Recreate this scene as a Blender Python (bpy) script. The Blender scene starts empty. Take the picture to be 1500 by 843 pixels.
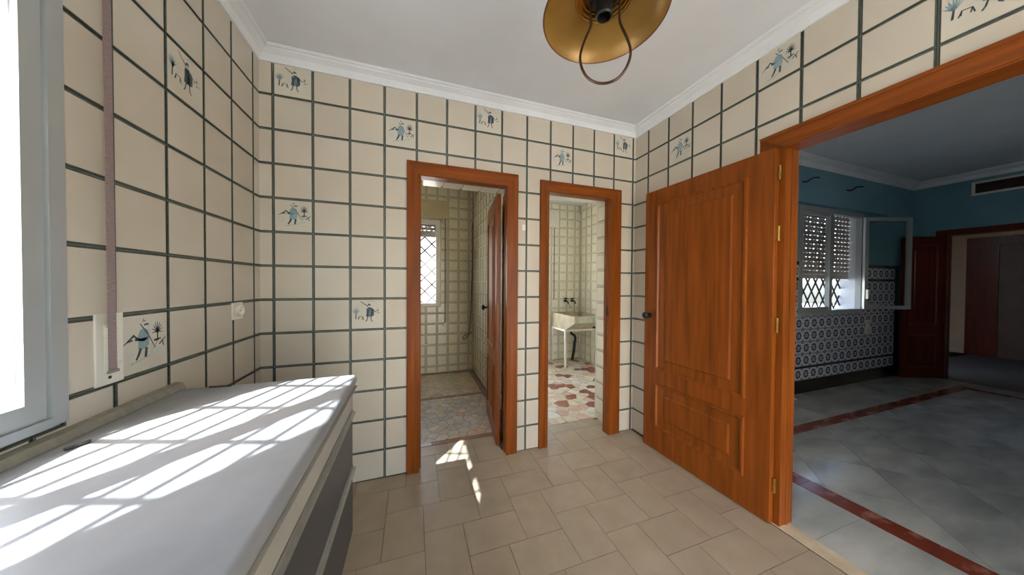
import bpy, bmesh, math, random
from mathutils import Vector, Matrix
random.seed(7)
S = bpy.context.scene
COL = S.collection
# ------------------------------------------------------------------ camera
F_PX, PITCH, ROLL, YAW = 422.23, 0.01417, 0.006084, 0.32986
CAMLOC = Vector((0.84698, -2.0651, 1.29403))
W = 2.699                                   # kitchen width (tile face to tile face)
cam = bpy.data.objects.new('camera', bpy.data.cameras.new('camera')); COL.objects.link(cam)
fw = Vector((math.sin(YAW)*math.cos(PITCH), math.cos(YAW)*math.cos(PITCH), -math.sin(PITCH)))
rt = Vector((math.cos(YAW), -math.sin(YAW), 0)); up = rt.cross(fw)
r2 = rt*math.cos(ROLL)+up*math.sin(ROLL); u2 = up*math.cos(ROLL)-rt*math.sin(ROLL)
M4 = Matrix((r2, u2, -fw)).transposed().to_4x4(); M4.translation = CAMLOC
cam.matrix_world = M4
cam.data.sensor_width = 36; cam.data.lens = 36*F_PX/1500; cam.data.clip_start = 0.02
S.camera = cam
# ------------------------------------------------------------------ light
SUNDIR = Vector((0.683, 0.779, -1.0)).normalized()
world = bpy.data.worlds.new('world'); S.world = world; world.use_nodes = True
wn = world.node_tree.nodes; wl = world.node_tree.links
sky = wn.new('ShaderNodeTexSky'); sky.sky_type = 'NISHITA'; sky.sun_disc = False
sky.sun_elevation = math.radians(44); sky.sun_rotation = math.atan2(-SUNDIR.x, -SUNDIR.y)
sky.dust_density = 3.0; sky.air_density = 1.0
wl.new(sky.outputs[0], wn['Background'].inputs[0]); wn['Background'].inputs[1].default_value = 0.55
sun = bpy.data.objects.new('sun', bpy.data.lights.new('sun', 'SUN')); COL.objects.link(sun)
sun.data.energy = 9.0; sun.data.angle = math.radians(0.53); sun.data.color = (0.91, 1.0, 1.12)
sun.rotation_euler = SUNDIR.to_track_quat('-Z', 'Y').to_euler()
vs = S.view_settings; vs.view_transform = 'Standard'; vs.look = 'None'; vs.exposure = 1.62; vs.gamma = 1; vs.use_curve_mapping = False
S.cycles.use_denoising = True
S.cycles.max_bounces = 14; S.cycles.diffuse_bounces = 8; S.cycles.sample_clamp_indirect = 6.0
# ------------------------------------------------------------------ materials
def lin(c): return tuple(((v/255)/12.92 if v/255 <= .04045 else ((v/255+.055)/1.055)**2.4) for v in c)+(1,)
MATS = {}
def base(name, rough=.5, spec=.5, metal=0):
    m = bpy.data.materials.new(name); m.use_nodes = True
    b = m.node_tree.nodes['Principled BSDF']; b.inputs['Roughness'].default_value = rough
    b.inputs['Specular IOR Level'].default_value = spec; b.inputs['Metallic'].default_value = metal
    MATS[name] = m; return m, b, m.node_tree
def mat(name, c1, c2=None, scale=8, stretch=(1, 1, 1), rough=.5, spec=.5, metal=0, bump=0, lo=.35, hi=.65, rand=0, detail=5, coord='Object'):
    """Noise mix of two tones; rand: tone change per object."""
    m, b, nt = base(name, rough, spec, metal); N = nt.nodes; L = nt.links
    c2 = c2 or tuple(max(0, v*.93) for v in c1)
    tc = N.new('ShaderNodeTexCoord'); mp = N.new('ShaderNodeMapping'); mp.inputs['Scale'].default_value = stretch
    L.new(tc.outputs[coord], mp.inputs[0])
    nz = N.new('ShaderNodeTexNoise'); nz.inputs['Scale'].default_value = scale; nz.inputs['Detail'].default_value = detail
    if rand:
        oi = N.new('ShaderNodeObjectInfo'); ml = N.new('ShaderNodeVectorMath'); ml.operation = 'ADD'
        sc = N.new('ShaderNodeMath'); sc.operation = 'MULTIPLY'; sc.inputs[1].default_value = 37.0
        L.new(oi.outputs['Random'], sc.inputs[0]); L.new(mp.outputs[0], ml.inputs[0]); L.new(sc.outputs[0], ml.inputs[1]); L.new(ml.outputs[0], nz.inputs[0])
    else: L.new(mp.outputs[0], nz.inputs[0])
    rp = N.new('ShaderNodeValToRGB'); rp.color_ramp.elements[0].position = lo; rp.color_ramp.elements[1].position = hi
    rp.color_ramp.elements[0].color = lin(c1); rp.color_ramp.elements[1].color = lin(c2)
    L.new(nz.outputs[0], rp.inputs[0]); out = rp.outputs[0]
    if rand:
        hv = N.new('ShaderNodeHueSaturation'); mr = N.new('ShaderNodeMapRange')
        mr.inputs[3].default_value = 1-rand; mr.inputs[4].default_value = 1+rand
        L.new(oi.outputs['Random'], mr.inputs[0]); L.new(mr.outputs[0], hv.inputs['Value']); L.new(out, hv.inputs['Color']); out = hv.outputs[0]
    L.new(out, b.inputs['Base Color'])
    if bump:
        bp = N.new('ShaderNodeBump'); bp.inputs['Strength'].default_value = bump; bp.inputs['Distance'].default_value = .01
        L.new(nz.outputs[0], bp.inputs['Height']); L.new(bp.outputs[0], b.inputs['Normal'])
    return m
def wood(name, c1, c2, axis, rough=.32):
    st = [9, 9, 9]; st['xyz'.index(axis)] = .55
    m = mat(name, c1, c2, 3.2, tuple(st), rough, .22, 0, .04, .3, .72)
    return m
mat('wall_tile', (202, 194, 178), (196, 187, 170), 2.2, rough=.22, rand=.025, spec=.5)
mat('tile_rim', (58, 66, 58), (72, 80, 70), 60, rough=.35)
mat('grout', (132, 142, 130), (116, 124, 114), 30, rough=.8)
mat('decor_tile', (208, 202, 186), (200, 193, 176), 4, rough=.2)
mat('paint_dark', (46, 60, 66), (66, 84, 90), 60, rough=.3)
mat('paint_teal', (122, 150, 156), (142, 166, 170), 60, rough=.3)
mat('paint_pale', (168, 188, 188), (186, 196, 192), 60, rough=.3)
mat('white_plaster', (222, 226, 230), (217, 221, 225), 3, rough=.85, spec=.2)
mat('cornice_white', (226, 230, 232), (220, 224, 226), 5, rough=.6, spec=.3)
mat('floor_tile', (174, 159, 138), (160, 145, 124), 7, rough=.3, rand=.035, lo=.3, hi=.75, spec=.45)
mat('floor_grout', (120, 108, 94), (104, 94, 82), 40, rough=.9)
wood('wood_z', (144, 76, 24), (106, 53, 13), 'z'); wood('wood_x', (144, 76, 24), (106, 53, 13), 'x'); wood('wood_y', (144, 76, 24), (106, 53, 13), 'y')
wood('wood_dark_z', (104, 40, 20), (78, 26, 14), 'z', .3)
mat('worktop', (150, 152, 154), (144, 146, 148), 14, rough=.35, spec=.4)
mat('cabinet_white', (176, 173, 162), (168, 165, 154), 6, rough=.4)
mat('cabinet_dark', (64, 66, 72), (56, 58, 64), 30, (1, 14, 1), rough=.32)
mat('aluminium', (188, 190, 186), (174, 176, 172), 20, (1, 1, 9), rough=.34, metal=.75)
mat('frame_alu', (178, 183, 182), (172, 177, 176), 3, (1, 1, 1), rough=.4, metal=.35)
mat('white_plastic', (226, 222, 208), (218, 214, 200), 12, rough=.35)
mat('beige_panel', (196, 180, 142), (186, 170, 134), 4, rough=.5)
mat('strap', (150, 132, 128), (132, 114, 112), 60, (1, 1, 6), rough=.85)
mat('iron_black', (28, 28, 30), (40, 40, 42), 40, rough=.5, metal=.2)
mat('black', (22, 22, 22), (34, 32, 32), 30, rough=.4)
mat('brass', (206, 170, 92), (184, 146, 74), 20, rough=.25, metal=.9)
mat('shade_gold', (158, 122, 60), (146, 112, 52), 10, rough=.36, metal=.25)
mat('shade_out', (120, 74, 50), (104, 62, 42), 10, rough=.35, metal=.3)
mat('wire', (84, 58, 38), (66, 46, 30), 20, rough=.3, metal=.5)
mat('bath_tile', (224, 216, 190), (216, 208, 182), 5, rough=.2, rand=.03)
mat('bath_rim', (142, 136, 112), (132, 126, 104), 30, rough=.4)
mat('bath_grout', (200, 192, 168), (190, 182, 158), 30, rough=.8)
mat('laundry_tile', (234, 228, 210), (226, 220, 202), 5, rough=.2, rand=.03)
mat('laundry_rim', (168, 164, 140), (158, 154, 132), 30, rough=.4)
mat('laundry_grout', (220, 214, 196), (212, 206, 188), 30, rough=.8)
mat('stone_grey', (200, 194, 180), (178, 170, 156), 12, rough=.35, rand=.08)
mat('stone_cream', (212, 196, 168), (192, 174, 146), 12, rough=.35, rand=.07)
mat('stone_pale', (216, 208, 194), (200, 190, 174), 12, rough=.35, rand=.05)
mat('stone_red', (150, 92, 66), (120, 68, 50), 16, rough=.35, rand=.12)
mat('stone_pink', (206, 172, 148), (186, 148, 124), 14, rough=.35, rand=.08)
mat('paving_joint', (128, 118, 104), (112, 104, 92), 30, rough=.8)
mat('red_marble', (128, 58, 42), (190, 140, 118), 5, (1, 2.2, 1), rough=.16, lo=.52, hi=.74, detail=9)
mat('grey_marble', (192, 192, 186), (146, 150, 146), 2.0, (1.2, 3.4, 1), rough=.14, rand=.09, lo=.36, hi=.78, detail=9)
mat('marble_joint', (92, 92, 88), (80, 80, 78), 20, rough=.7)
mat('blue_wall', (120, 160, 172), (112, 152, 164), 3, rough=.8, spec=.2)
mat('beige_wall', (206, 176, 146), (198, 168, 138), 3, rough=.8, spec=.2)
mat('black_tile', (20, 20, 22), (30, 30, 32), 10, rough=.2)
mat('sink_stone', (186, 176, 150), (162, 150, 124), 9, rough=.6, bump=.15)
mat('white_steel', (228, 226, 216), (214, 210, 198), 20, rough=.4)
mat('green_hose', (34, 58, 44), (26, 44, 34), 20, rough=.4)
mat('shutter_slat', (186, 176, 168), (172, 162, 156), 10, rough=.55)
mat('facade', (208, 204, 196), (198, 194, 186), 1, rough=.9, spec=.1)
mat('ground', (206, 198, 184), (190, 182, 168), 1.5, rough=.95, spec=.1)
mat('door_brown', (104, 78, 62), (92, 68, 54), 4, rough=.5)
mat('brown_marble', (158, 118, 100), (132, 94, 78), 8, rough=.3)
mat('trim_grey', (150, 146, 132), (138, 134, 120), 8, (1, 6, 1), rough=.4)
mat('dark_stick', (70, 64, 58), (54, 50, 46), 30, rough=.7)
def glass(name):
    m, b, nt = base(name, 0.0); N = nt.nodes; L = nt.links; N.remove(b)
    tr = N.new('ShaderNodeBsdfTransparent'); gl = N.new('ShaderNodeBsdfGlossy'); gl.inputs['Roughness'].default_value = .02
    fr = N.new('ShaderNodeValue'); fr.outputs[0].default_value = .045; mx = N.new('ShaderNodeMixShader')
    tr.inputs[0].default_value = (.95, .96, .96, 1)
    L.new(fr.outputs[0], mx.inputs[0]); L.new(tr.outputs[0], mx.inputs[1]); L.new(gl.outputs[0], mx.inputs[2]); L.new(mx.outputs[0], N['Material Output'].inputs[0])
glass('glass')
def azulejo(name):
    m, b, nt = base(name, .2); N = nt.nodes; L = nt.links
    tc = N.new('ShaderNodeTexCoord'); sp = N.new('ShaderNodeSeparateXYZ'); L.new(tc.outputs['Generated'], sp.inputs[0])
    def mth(op, a, c=0.0, d=None):
        n = N.new('ShaderNodeMath'); n.operation = op
        for i, v in enumerate((a, c) if d is None else (a, c, d)):
            if isinstance(v, (int, float)): n.inputs[i].default_value = v
            else: L.new(v, n.inputs[i])
        return n.outputs[0]
    x = mth('SUBTRACT', sp.outputs[0], .5); z = mth('SUBTRACT', sp.outputs[2], .5)
    r = mth('SQRT', mth('ADD', mth('MULTIPLY', x, x), mth('MULTIPLY', z, z)))
    a = mth('ARCTAN2', z, x)
    rad = mth('MULTIPLY_ADD', mth('COSINE', mth('MULTIPLY', a, 8.0)), .035, .33)
    flower = mth('MULTIPLY', mth('LESS_THAN', r, rad), mth('GREATER_THAN', r, .17))
    flower = mth('MAXIMUM', flower, mth('LESS_THAN', r, .08))
    ax = mth('SUBTRACT', .5, mth('ABSOLUTE', x)); az = mth('SUBTRACT', .5, mth('ABSOLUTE', z))
    rc = mth('SQRT', mth('ADD', mth('MULTIPLY', ax, ax), mth('MULTIPLY', az, az)))
    corner = mth('MULTIPLY', mth('LESS_THAN', rc, .15), mth('GREATER_THAN', rc, .07))
    edge = mth('LESS_THAN', az, .03)
    pat = mth('MAXIMUM', flower, mth('MAXIMUM', corner, mth('MULTIPLY', edge, .6)))
    nz = N.new('ShaderNodeTexNoise'); nz.inputs['Scale'].default_value = 30; L.new(tc.outputs['Generated'], nz.inputs[0])
    pat = mth('MULTIPLY', pat, mth('MULTIPLY_ADD', nz.outputs[0], .3, .8))
    mx = N.new('ShaderNodeMix'); mx.data_type = 'RGBA'; L.new(pat, mx.inputs[0])
    mx.inputs[6].default_value = lin((206, 210, 216)); mx.inputs[7].default_value = lin((34, 44, 92)); L.new(mx.outputs[2], b.inputs['Base Color'])
azulejo('azulejo')
# ------------------------------------------------------------------ helpers
def tag(o, label=None, cat=None, group=None, kind=None):
    for k, v in (('label', label), ('category', cat), ('group', group), ('kind', kind)):
        if v: o[k] = v
    return o
def empty(name, loc, label, cat=None, group=None, kind=None, rz=0):
    o = bpy.data.objects.new(name, None); o.location = loc; o.rotation_euler = (0, 0, rz); o.empty_display_size = .05; COL.objects.link(o)
    return tag(o, label, cat, group, kind)
def wloc(o):
    p = Vector((0, 0, 0))
    while o: p += Vector(o.location); o = o.parent
    return p
class B:
    """collects shapes in world metres; build() links them as one mesh object whose origin is the centre of its base"""
    def __init__(s, f=None): s.bm = bmesh.new(); s.f = f or (lambda p: p); s.mi = 0; s.slots = []
    def m(s, name):
        if name not in s.slots: s.slots.append(name)
        s.mi = s.slots.index(name); return s
    def face(s, vs):
        try: fc = s.bm.faces.new(vs); fc.material_index = s.mi; return fc
        except ValueError: return None
    def v(s, p): return s.bm.verts.new(s.f(Vector(p)))
    def box(s, x0, x1, y0, y1, z0, z1, bev=0):
        vs = [s.v((x, y, z)) for z in (z0, z1) for y in (y0, y1) for x in (x0, x1)]
        fs = [s.face([vs[i] for i in q]) for q in ((0, 2, 3, 1), (4, 5, 7, 6), (0, 1, 5, 4), (2, 6, 7, 3), (0, 4, 6, 2), (1, 3, 7, 5))]
        if bev:
            es = list({e for f in fs for e in f.edges})
            r = bmesh.ops.bevel(s.bm, geom=es, offset=bev, segments=2, affect='EDGES', profile=.6)
            for f in r['faces']: f.material_index = s.mi
        return s
    def prism(s, pts, d):
        """closed polygon pts (3D) swept along vector d"""
        d = Vector(d); a = [s.v(p) for p in pts]; c = [s.v(Vector(p)+d) for p in pts]; n = len(pts)
        s.face(a[::-1]); s.face(c)
        for i in range(n): s.face([a[i], a[(i+1) % n], c[(i+1) % n], c[i]])
        return s
    def tube(s, pts, r, n=8, closed=False, cap=True):
        pts = [Vector(p) for p in pts]; rings = []; N = len(pts); rs = r if isinstance(r, (list, tuple)) else [r]*N
        prev = None
        for i, p in enumerate(pts):
            if closed: t = pts[(i+1) % N]-pts[i-1]
            else: t = pts[min(i+1, N-1)]-pts[max(i-1, 0)]
            t.normalize()
            if prev is None:
                a = Vector((0, 0, 1)) if abs(t.z) < .9 else Vector((1, 0, 0)); u = a.cross(t).normalized()
            else: u = (prev-t*prev.dot(t)).normalized()
            prev = u; w = t.cross(u)
            rings.append([s.v(p+(u*math.cos(2*math.pi*k/n)+w*math.sin(2*math.pi*k/n))*rs[i]) for k in range(n)])
        for i in range(N if closed else N-1):
            A = rings[i]; C = rings[(i+1) % N]
            for k in range(n): s.face([A[k], A[(k+1) % n], C[(k+1) % n], C[k]])
        if not closed and cap: s.face(rings[0][::-1]); s.face(rings[-1])
        return s
    def lathe(s, prof, c, n=40, close=False):
        """prof: (radius, z) about vertical axis at c"""
        rings = [[s.v((c[0]+r*math.cos(2*math.pi*k/n), c[1]+r*math.sin(2*math.pi*k/n), c[2]+z)) for k in range(n)] for r, z in prof]
        R = range(len(rings)) if close else range(len(rings)-1)
        for i in R:
            A = rings[i]; C = rings[(i+1) % len(rings)]
            for k in range(n): s.face([A[k], A[(k+1) % n], C[(k+1) % n], C[k]])
        if not close:
            if prof[0][0] > 1e-4: s.face(rings[0][::-1])
            if prof[-1][0] > 1e-4: s.face(rings[-1])
        return s
    def build(s, name, material=None, parent=None, smooth=False, **kw):
        if smooth: pass
        bmesh.ops.recalc_face_normals(s.bm, faces=s.bm.faces[:])
        me = bpy.data.meshes.new(name); xs = [v.co for v in s.bm.verts]
        c = Vector(((min(p.x for p in xs)+max(p.x for p in xs))/2, (min(p.y for p in xs)+max(p.y for p in xs))/2, min(p.z for p in xs)))
        bmesh.ops.translate(s.bm, verts=s.bm.verts[:], vec=-c)
        if smooth:
            for f in s.bm.faces: f.smooth = True
        s.bm.to_mesh(me); s.bm.free()
        if smooth: me.set_sharp_from_angle(angle=math.radians(38))
        for nm in (s.slots or [material]): me.materials.append(MATS[nm])
        o = bpy.data.objects.new(name, me); COL.objects.link(o)
        o.location = c-(wloc(parent) if parent else Vector((0, 0, 0)))
        if parent: o.parent = parent
        return tag(o, **kw)
def bx(name, material, parent, *a, bev=0, **kw): return B().box(*a, bev=bev).build(name, material, parent, **kw)
TILEMESH = {}
def tile_mesh(poly, key, thick, rim, mats, axis):
    """poly in (u,w) about its corner; front faces -v. axis: which way u,v,w map"""
    k = (key, axis, thick, rim, mats)
    if key and k in TILEMESH: return TILEMESH[k]
    bm = bmesh.new()
    f = {'back': lambda u, v, w: (u, v, w), 'left': lambda u, v, w: (-v, -u, w), 'right': lambda u, v, w: (v, -u, w), 'floor': lambda u, v, w: (u, w, -v)}[axis]
    fr = [bm.verts.new(f(u, 0, w)) for u, w in poly]; bk = [bm.verts.new(f(u, thick, w)) for u, w in poly]; n = len(poly)
    ff = bm.faces.new(fr)
    for i in range(n): g = bm.faces.new([fr[i], fr[(i+1) % n], bk[(i+1) % n], bk[i]]); g.material_index = 1 if rim else 0
    bmesh.ops.recalc_face_normals(bm, faces=bm.faces[:]); 
    want = Vector(f(0, -1, 0)); bm.normal_update()
    if ff.normal.dot(want) < 0: bmesh.ops.reverse_faces(bm, faces=bm.faces[:])
    if rim:
        r = bmesh.ops.inset_region(bm, faces=[ff], thickness=rim, depth=0.0, use_even_offset=True)
        for g in r['faces']: g.material_index = 1
        ff.material_index = 0
        bmesh.ops.translate(bm, verts=ff.verts[:], vec=want*.0012)
    me = bpy.data.meshes.new('tile'); bm.to_mesh(me); bm.free()
    for q in mats: me.materials.append(MATS[q])
    if key: TILEMESH[k] = me
    return me
def cut(u0, u1, w0, w1, ops):
    """rectangle minus rectangles (each cuts a side or a corner) -> polygon or None"""
    poly = [(u0, w0), (u1, w0), (u1, w1), (u0, w1)]
    for (a0, a1, b0, b1) in ops:
        o0, o1, p0, p1 = max(u0, a0), min(u1, a1), max(w0, b0), min(w1, b1)
        if o1-o0 < 1e-4 or p1-p0 < 1e-4: continue
        fu = o0 <= u0+1e-4 and o1 >= u1-1e-4; fv = p0 <= w0+1e-4 and p1 >= w1-1e-4
        if fu and fv: return None
        if fv:
            if o0 > u0+1e-4: u1 = o0
            else: u0 = o1
            poly = [(u0, w0), (u1, w0), (u1, w1), (u0, w1)]
        elif fu:
            if p0 > w0+1e-4: w1 = p0
            else: w0 = p1
            poly = [(u0, w0), (u1, w0), (u1, w1), (u0, w1)]
        else:
            lo = p0 <= w0+1e-4; lf = o0 <= u0+1e-4
            if lo and lf: poly = [(o1, w0), (u1, w0), (u1, w1), (u0, w1), (u0, p1), (o1, p1)]
            elif lo: poly = [(u0, w0), (o0, w0), (o0, p1), (u1, p1), (u1, w1), (u0, w1)]
            elif lf: poly = [(u0, w0), (u1, w0), (u1, w1), (o1, w1), (o1, p0), (u0, p0)]
            else: poly = [(u0, w0), (u1, w0), (u1, p0), (o0, p0), (o0, w1), (u0, w1)]
    us = [p[0] for p in poly]; ws = [p[1] for p in poly]
    if max(us)-min(us) < .012 or max(ws)-min(ws) < .012: return None
    return poly
def lay(parent, axis, org, ul, wl_, ops, mats, thick=.006, rim=.0045, gap=.003, pick=None):
    """lay tiles on grid lines ul x wl_; org maps (u,w) plane position; pick(i,j)->alternative face material"""
    pos = {'back': lambda u, w: (u, org, w), 'left': lambda u, w: (org, -u, w), 'right': lambda u, w: (org, -u, w), 'floor': lambda u, w: (u, w, org)}[axis]
    out = {}
    for i in range(len(ul)-1):
        for j in range(len(wl_)-1):
            g = min(gap, (ul[i+1]-ul[i])*.2)
            poly = cut(ul[i]+g, ul[i+1]-g, wl_[j]+gap, wl_[j+1]-gap, ops)
            if not poly: continue
            u0 = min(p[0] for p in poly); w0 = min(p[1] for p in poly)
            loc = [(round(a-u0, 4), round(b-w0, 4)) for a, b in poly]
            mm = mats if not (pick and pick(i, j)) else (pick(i, j), mats[1])
            sz = min(max(p[0] for p in loc), max(p[1] for p in loc))
            me = tile_mesh(loc, tuple(loc), thick, min(rim, sz*.2), mm, axis)
            o = bpy.data.objects.new('tile', me); COL.objects.link(o); o.parent = parent; o.location = Vector(pos(u0, w0))-wloc(parent); out[i, j] = o
    return out
def wall_boxes(name, boxes, material, label, loc=(0, 0, 0)):
    b = B()
    for q in boxes: b.box(*q)
    return b.build(name, material, None, label=label, kind='structure')
# ================================================================== STRUCTURE
CZ = 2.645                      # kitchen ceiling
D1 = (.83, 1.575, 2.075); D2 = (1.80, 2.53, 2.075)      # openings in the back wall (x0, x1, top)
WIN = (-2.10, -1.0, .935, 2.22)                         # kitchen window opening y0,y1,z0,z1
OPN = (-2.46, -1.05, 2.065)                             # opening to the living room y0,y1,top
T = .006
wb = wall_boxes('wall_back', [(-.3, D1[0], T, .32, 0, 2.8), (D1[1], D2[0], T, .32, 0, 2.8), (D2[1], 2.76, T, .32, 0, 2.8),
    (D1[0], D1[1], T, .32, D1[2], 2.8), (D2[0], D2[1], T, .32, D2[2], 2.8)], 'grout', 'beige tiled kitchen wall with two wooden doorways')
wl_left = wall_boxes('wall_left', [(-.26, -T, WIN[1], T, 0, 2.8), (-.26, -T, -3.2, WIN[0], 0, 2.8), (-.26, -T, WIN[0], WIN[1], 0, WIN[2]), (-.26, -T, WIN[0], WIN[1], WIN[3], 2.8)],
    'grout', 'beige tiled kitchen wall with the window over the worktop')
wr = wall_boxes('wall_right', [(W+T, 2.80, OPN[1], .006, 0, 3.0), (W+T, 2.80, -3.2, OPN[0], 0, 3.0), (W+T, 2.80, OPN[0], OPN[1], OPN[2], 3.0)],
    'grout', 'beige tiled kitchen wall around the wide opening to the dark living room')
# rear wall behind the camera; its doorway and window are added for light
wall_boxes('wall_rear', [(-.26, 1.1, -3.3, -3.2, 0, 2.8), (2.6, 4.2, -3.3, -3.2, 0, 3.0), (4.7, 8.1, -3.3, -3.2, 0, 3.0), (4.2, 4.7, -3.3, -3.2, 0, 1.55), (4.2, 4.7, -3.3, -3.2, 2.0, 3.0), (1.1, 2.6, -3.3, -3.2, 2.15, 2.8)], 'white_plaster', 'plain pale wall behind the kitchen with an unseen doorway and window added to let in light')
wall_boxes('ceiling', [(-.3, 2.75, -3.25, .1, CZ, 2.85)], 'white_plaster', 'smooth white kitchen ceiling')
fl = wall_boxes('floor', [(-.05, 2.70, -3.25, .30, -.12, -.004)], 'floor_grout', 'cream kitchen floor tiled in a herringbone')
Z0 = .19; ZL = [0.0]+[Z0+.2*j for j in range(12)]+[2.59]
A0 = .0683
XB = [-.012]+[A0+.2*k for k in range(14)]+[W+.012]
DECB = {(1, 12): 'A', (4, 11): 'B', (7, 12): 'A', (10, 11): 'B', (13, 12): 'A', (1, 8): 'B', (3, 5): 'A'}
def opn(D): return (D[0]-.012, D[1]+.012, -1, D[2]+.02)
tb = lay(wb, 'back', 0.0, XB, ZL, [opn(D1), opn(D2)], ('wall_tile', 'tile_rim'), pick=lambda i, j: 'decor_tile' if (i, j) in DECB else None)
YLn = [-.012]+[.0659+.2*k for k in range(16)]
DECL = {(3, 10): 'A', (4, 5): 'B'}
tl = lay(wl_left, 'left', 0.0, YLn, ZL, [(-WIN[1]-.0, -WIN[0], WIN[2]-.01, WIN[3])], ('wall_tile', 'tile_rim'), pick=lambda i, j: 'decor_tile' if (i, j) in DECL else None)
YRn = [-.012]+[.1468+.2*k for k in range(-0, 15)]
DECR = {(2, 11): 'B', (5, 12): 'B', (8, 11): 'A'}
tr = lay(wr, 'right', W, YRn, ZL, [(-OPN[1]-.02, -OPN[0]+.02, -1, OPN[2]+.02)], ('wall_tile', 'tile_rim'), pick=lambda i, j: 'decor_tile' if (i, j) in DECR else None)
# painted motifs on the decorated tiles: (kind, points 0..1, width)
def stroke(b, pts, w0, w1=None, slot='paint_dark'):
    w1 = w0 if w1 is None else w1; b.m(slot); n = len(pts)
    L_, R_ = [], []
    for i, (x, y) in enumerate(pts):
        ax, ay = pts[max(i-1, 0)]; cx, cy = pts[min(i+1, n-1)]; dx, dy = cx-ax, cy-ay; l = math.hypot(dx, dy) or 1
        w = (w0+(w1-w0)*i/max(1, n-1))/2; L_.append((x-dy/l*w, y+dx/l*w)); R_.append((x+dy/l*w, y-dx/l*w))
    for i in range(n-1): b.face([b.v((q[0], 0, q[1])) for q in (L_[i], R_[i], R_[i+1], L_[i+1])])
def blob(b, pts, slot): b.m(slot); b.face([b.v((x, 0, y)) for x, y in pts])
def motif(kind):
    b = B()
    if kind == 'A':     # figure with a long stick on the shoulder, a plant, a dog and a bush
        for k in range(7):
            a = math.radians(35+k*20); stroke(b, [(.12, .52), (.12+.17*math.cos(a)*.9, .52+.22*math.sin(a))], .05, .012, 'paint_teal')
        stroke(b, [(.10, .32), (.12, .55)], .035, .03)
        stroke(b, [(.17, .30), (.21, .42), (.33, .40), (.36, .28)], .022); stroke(b, [(.21, .42), (.20, .32)], .02); stroke(b, [(.33, .4), (.31, .3)], .02)
        stroke(b, [(.28, .46), (.37, .48), (.42, .46)], .025, .01, 'paint_pale')
        blob(b, [(.44, .40), (.46, .58), (.45, .68), (.50, .74), (.60, .74), (.66, .66), (.65, .40)], 'paint_dark')
        blob(b, [(.52, .41), (.53, .60), (.58, .72), (.62, .60), (.60, .41)], 'paint_teal')
        blob(b, [(.48, .66), (.46, .71), (.52, .76), (.53, .66)], 'paint_teal')
        b.m('paint_pale'); blob(b, [(.50, .76), (.50, .82), (.56, .83), (.58, .76)], 'paint_pale')
        blob(b, [(.48, .81), (.52, .88), (.57, .87), (.60, .81)], 'paint_dark')
        stroke(b, [(.27, .96), (.40, .85), (.50, .78)], .02, .03); stroke(b, [(.64, .70), (.72, .60), (.78, .56)], .03, .02); stroke(b, [(.66, .66), (.68, .5), (.67, .42)], .05, .03)
        stroke(b, [(.50, .40), (.47, .28), (.43, .22)], .03); stroke(b, [(.60, .40), (.61, .26), (.66, .22)], .03)
        for p in ((.78, .60, .86, .66), (.80, .52, .92, .54), (.78, .44, .9, .42), (.76, .38, .86, .32), (.84, .58, .82, .70)): stroke(b, [p[:2], p[2:]], .022, .01, 'paint_dark' if p[1] > .5 else 'paint_pale')
        stroke(b, [(.52, .95), (.62, .97), (.74, .94)], .022, .008, 'paint_teal')
    else:               # bent figure with a staff, a palm-like tree and shrubs
        stroke(b, [(.50, .95), (.47, .90), (.54, .91)], .018); stroke(b, [(.42, .86), (.60, .62), (.74, .36), (.80, .50)], .018)
        blob(b, [(.36, .62), (.42, .74), (.50, .78), (.58, .72), (.62, .60), (.50, .52), (.40, .54)], 'paint_teal')
        blob(b, [(.37, .40), (.38, .56), (.60, .60), (.60, .44), (.50, .38)], 'paint_teal')
        blob(b, [(.30, .56), (.34, .62), (.44, .58), (.42, .54)], 'paint_dark'); stroke(b, [(.36, .57), (.58, .58)], .02)
        blob(b, [(.50, .77), (.51, .82), (.57, .82), (.58, .76)], 'paint_pale'); stroke(b, [(.50, .83), (.60, .84)], .035)
        stroke(b, [(.43, .40), (.38, .28), (.33, .20)], .06, .04); stroke(b, [(.55, .40), (.54, .30), (.53, .22)], .06, .05)
        for k in range(9):
            a = math.radians(-10+k*25); stroke(b, [(.80, .66), (.80+.13*math.cos(a), .68+.2*math.sin(a)*.9)], .03, .01)
        stroke(b, [(.80, .48), (.80, .68)], .03); stroke(b, [(.72, .50), (.88, .52)], .045, .03)
        stroke(b, [(.84, .40), (.90, .46), (.99, .52)], .03, .02); stroke(b, [(.92, .46), (.94, .36)], .025)
        for p in ([(.30, .66), (.20, .60), (.12, .54)], [(.26, .58), (.16, .56), (.06, .50)], [(.34, .60), (.28, .67), (.22, .62)]): stroke(b, p, .04, .012)
        for p in ([(.02, .44), (.12, .46), (.24, .44)], [(.08, .42), (.06, .34)], [(.16, .42), (.20, .34), (.14, .30)]): stroke(b, p, .03, .015, 'paint_pale')
        stroke(b, [(.22, .14), (.40, .18), (.60, .22), (.70, .28)], .018, .01, 'paint_teal'); blob(b, [(.58, .22), (.72, .32), (.90, .32), (.80, .26)], 'paint_pale')
    for v in b.bm.verts: v.co *= .176
    me = bpy.data.meshes.new('painted_figure'); b.bm.to_mesh(me); b.bm.free()
    for q in b.slots: me.materials.append(MATS[q])
    return me
MOT = {k: motif(k) for k in 'AB'}
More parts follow.
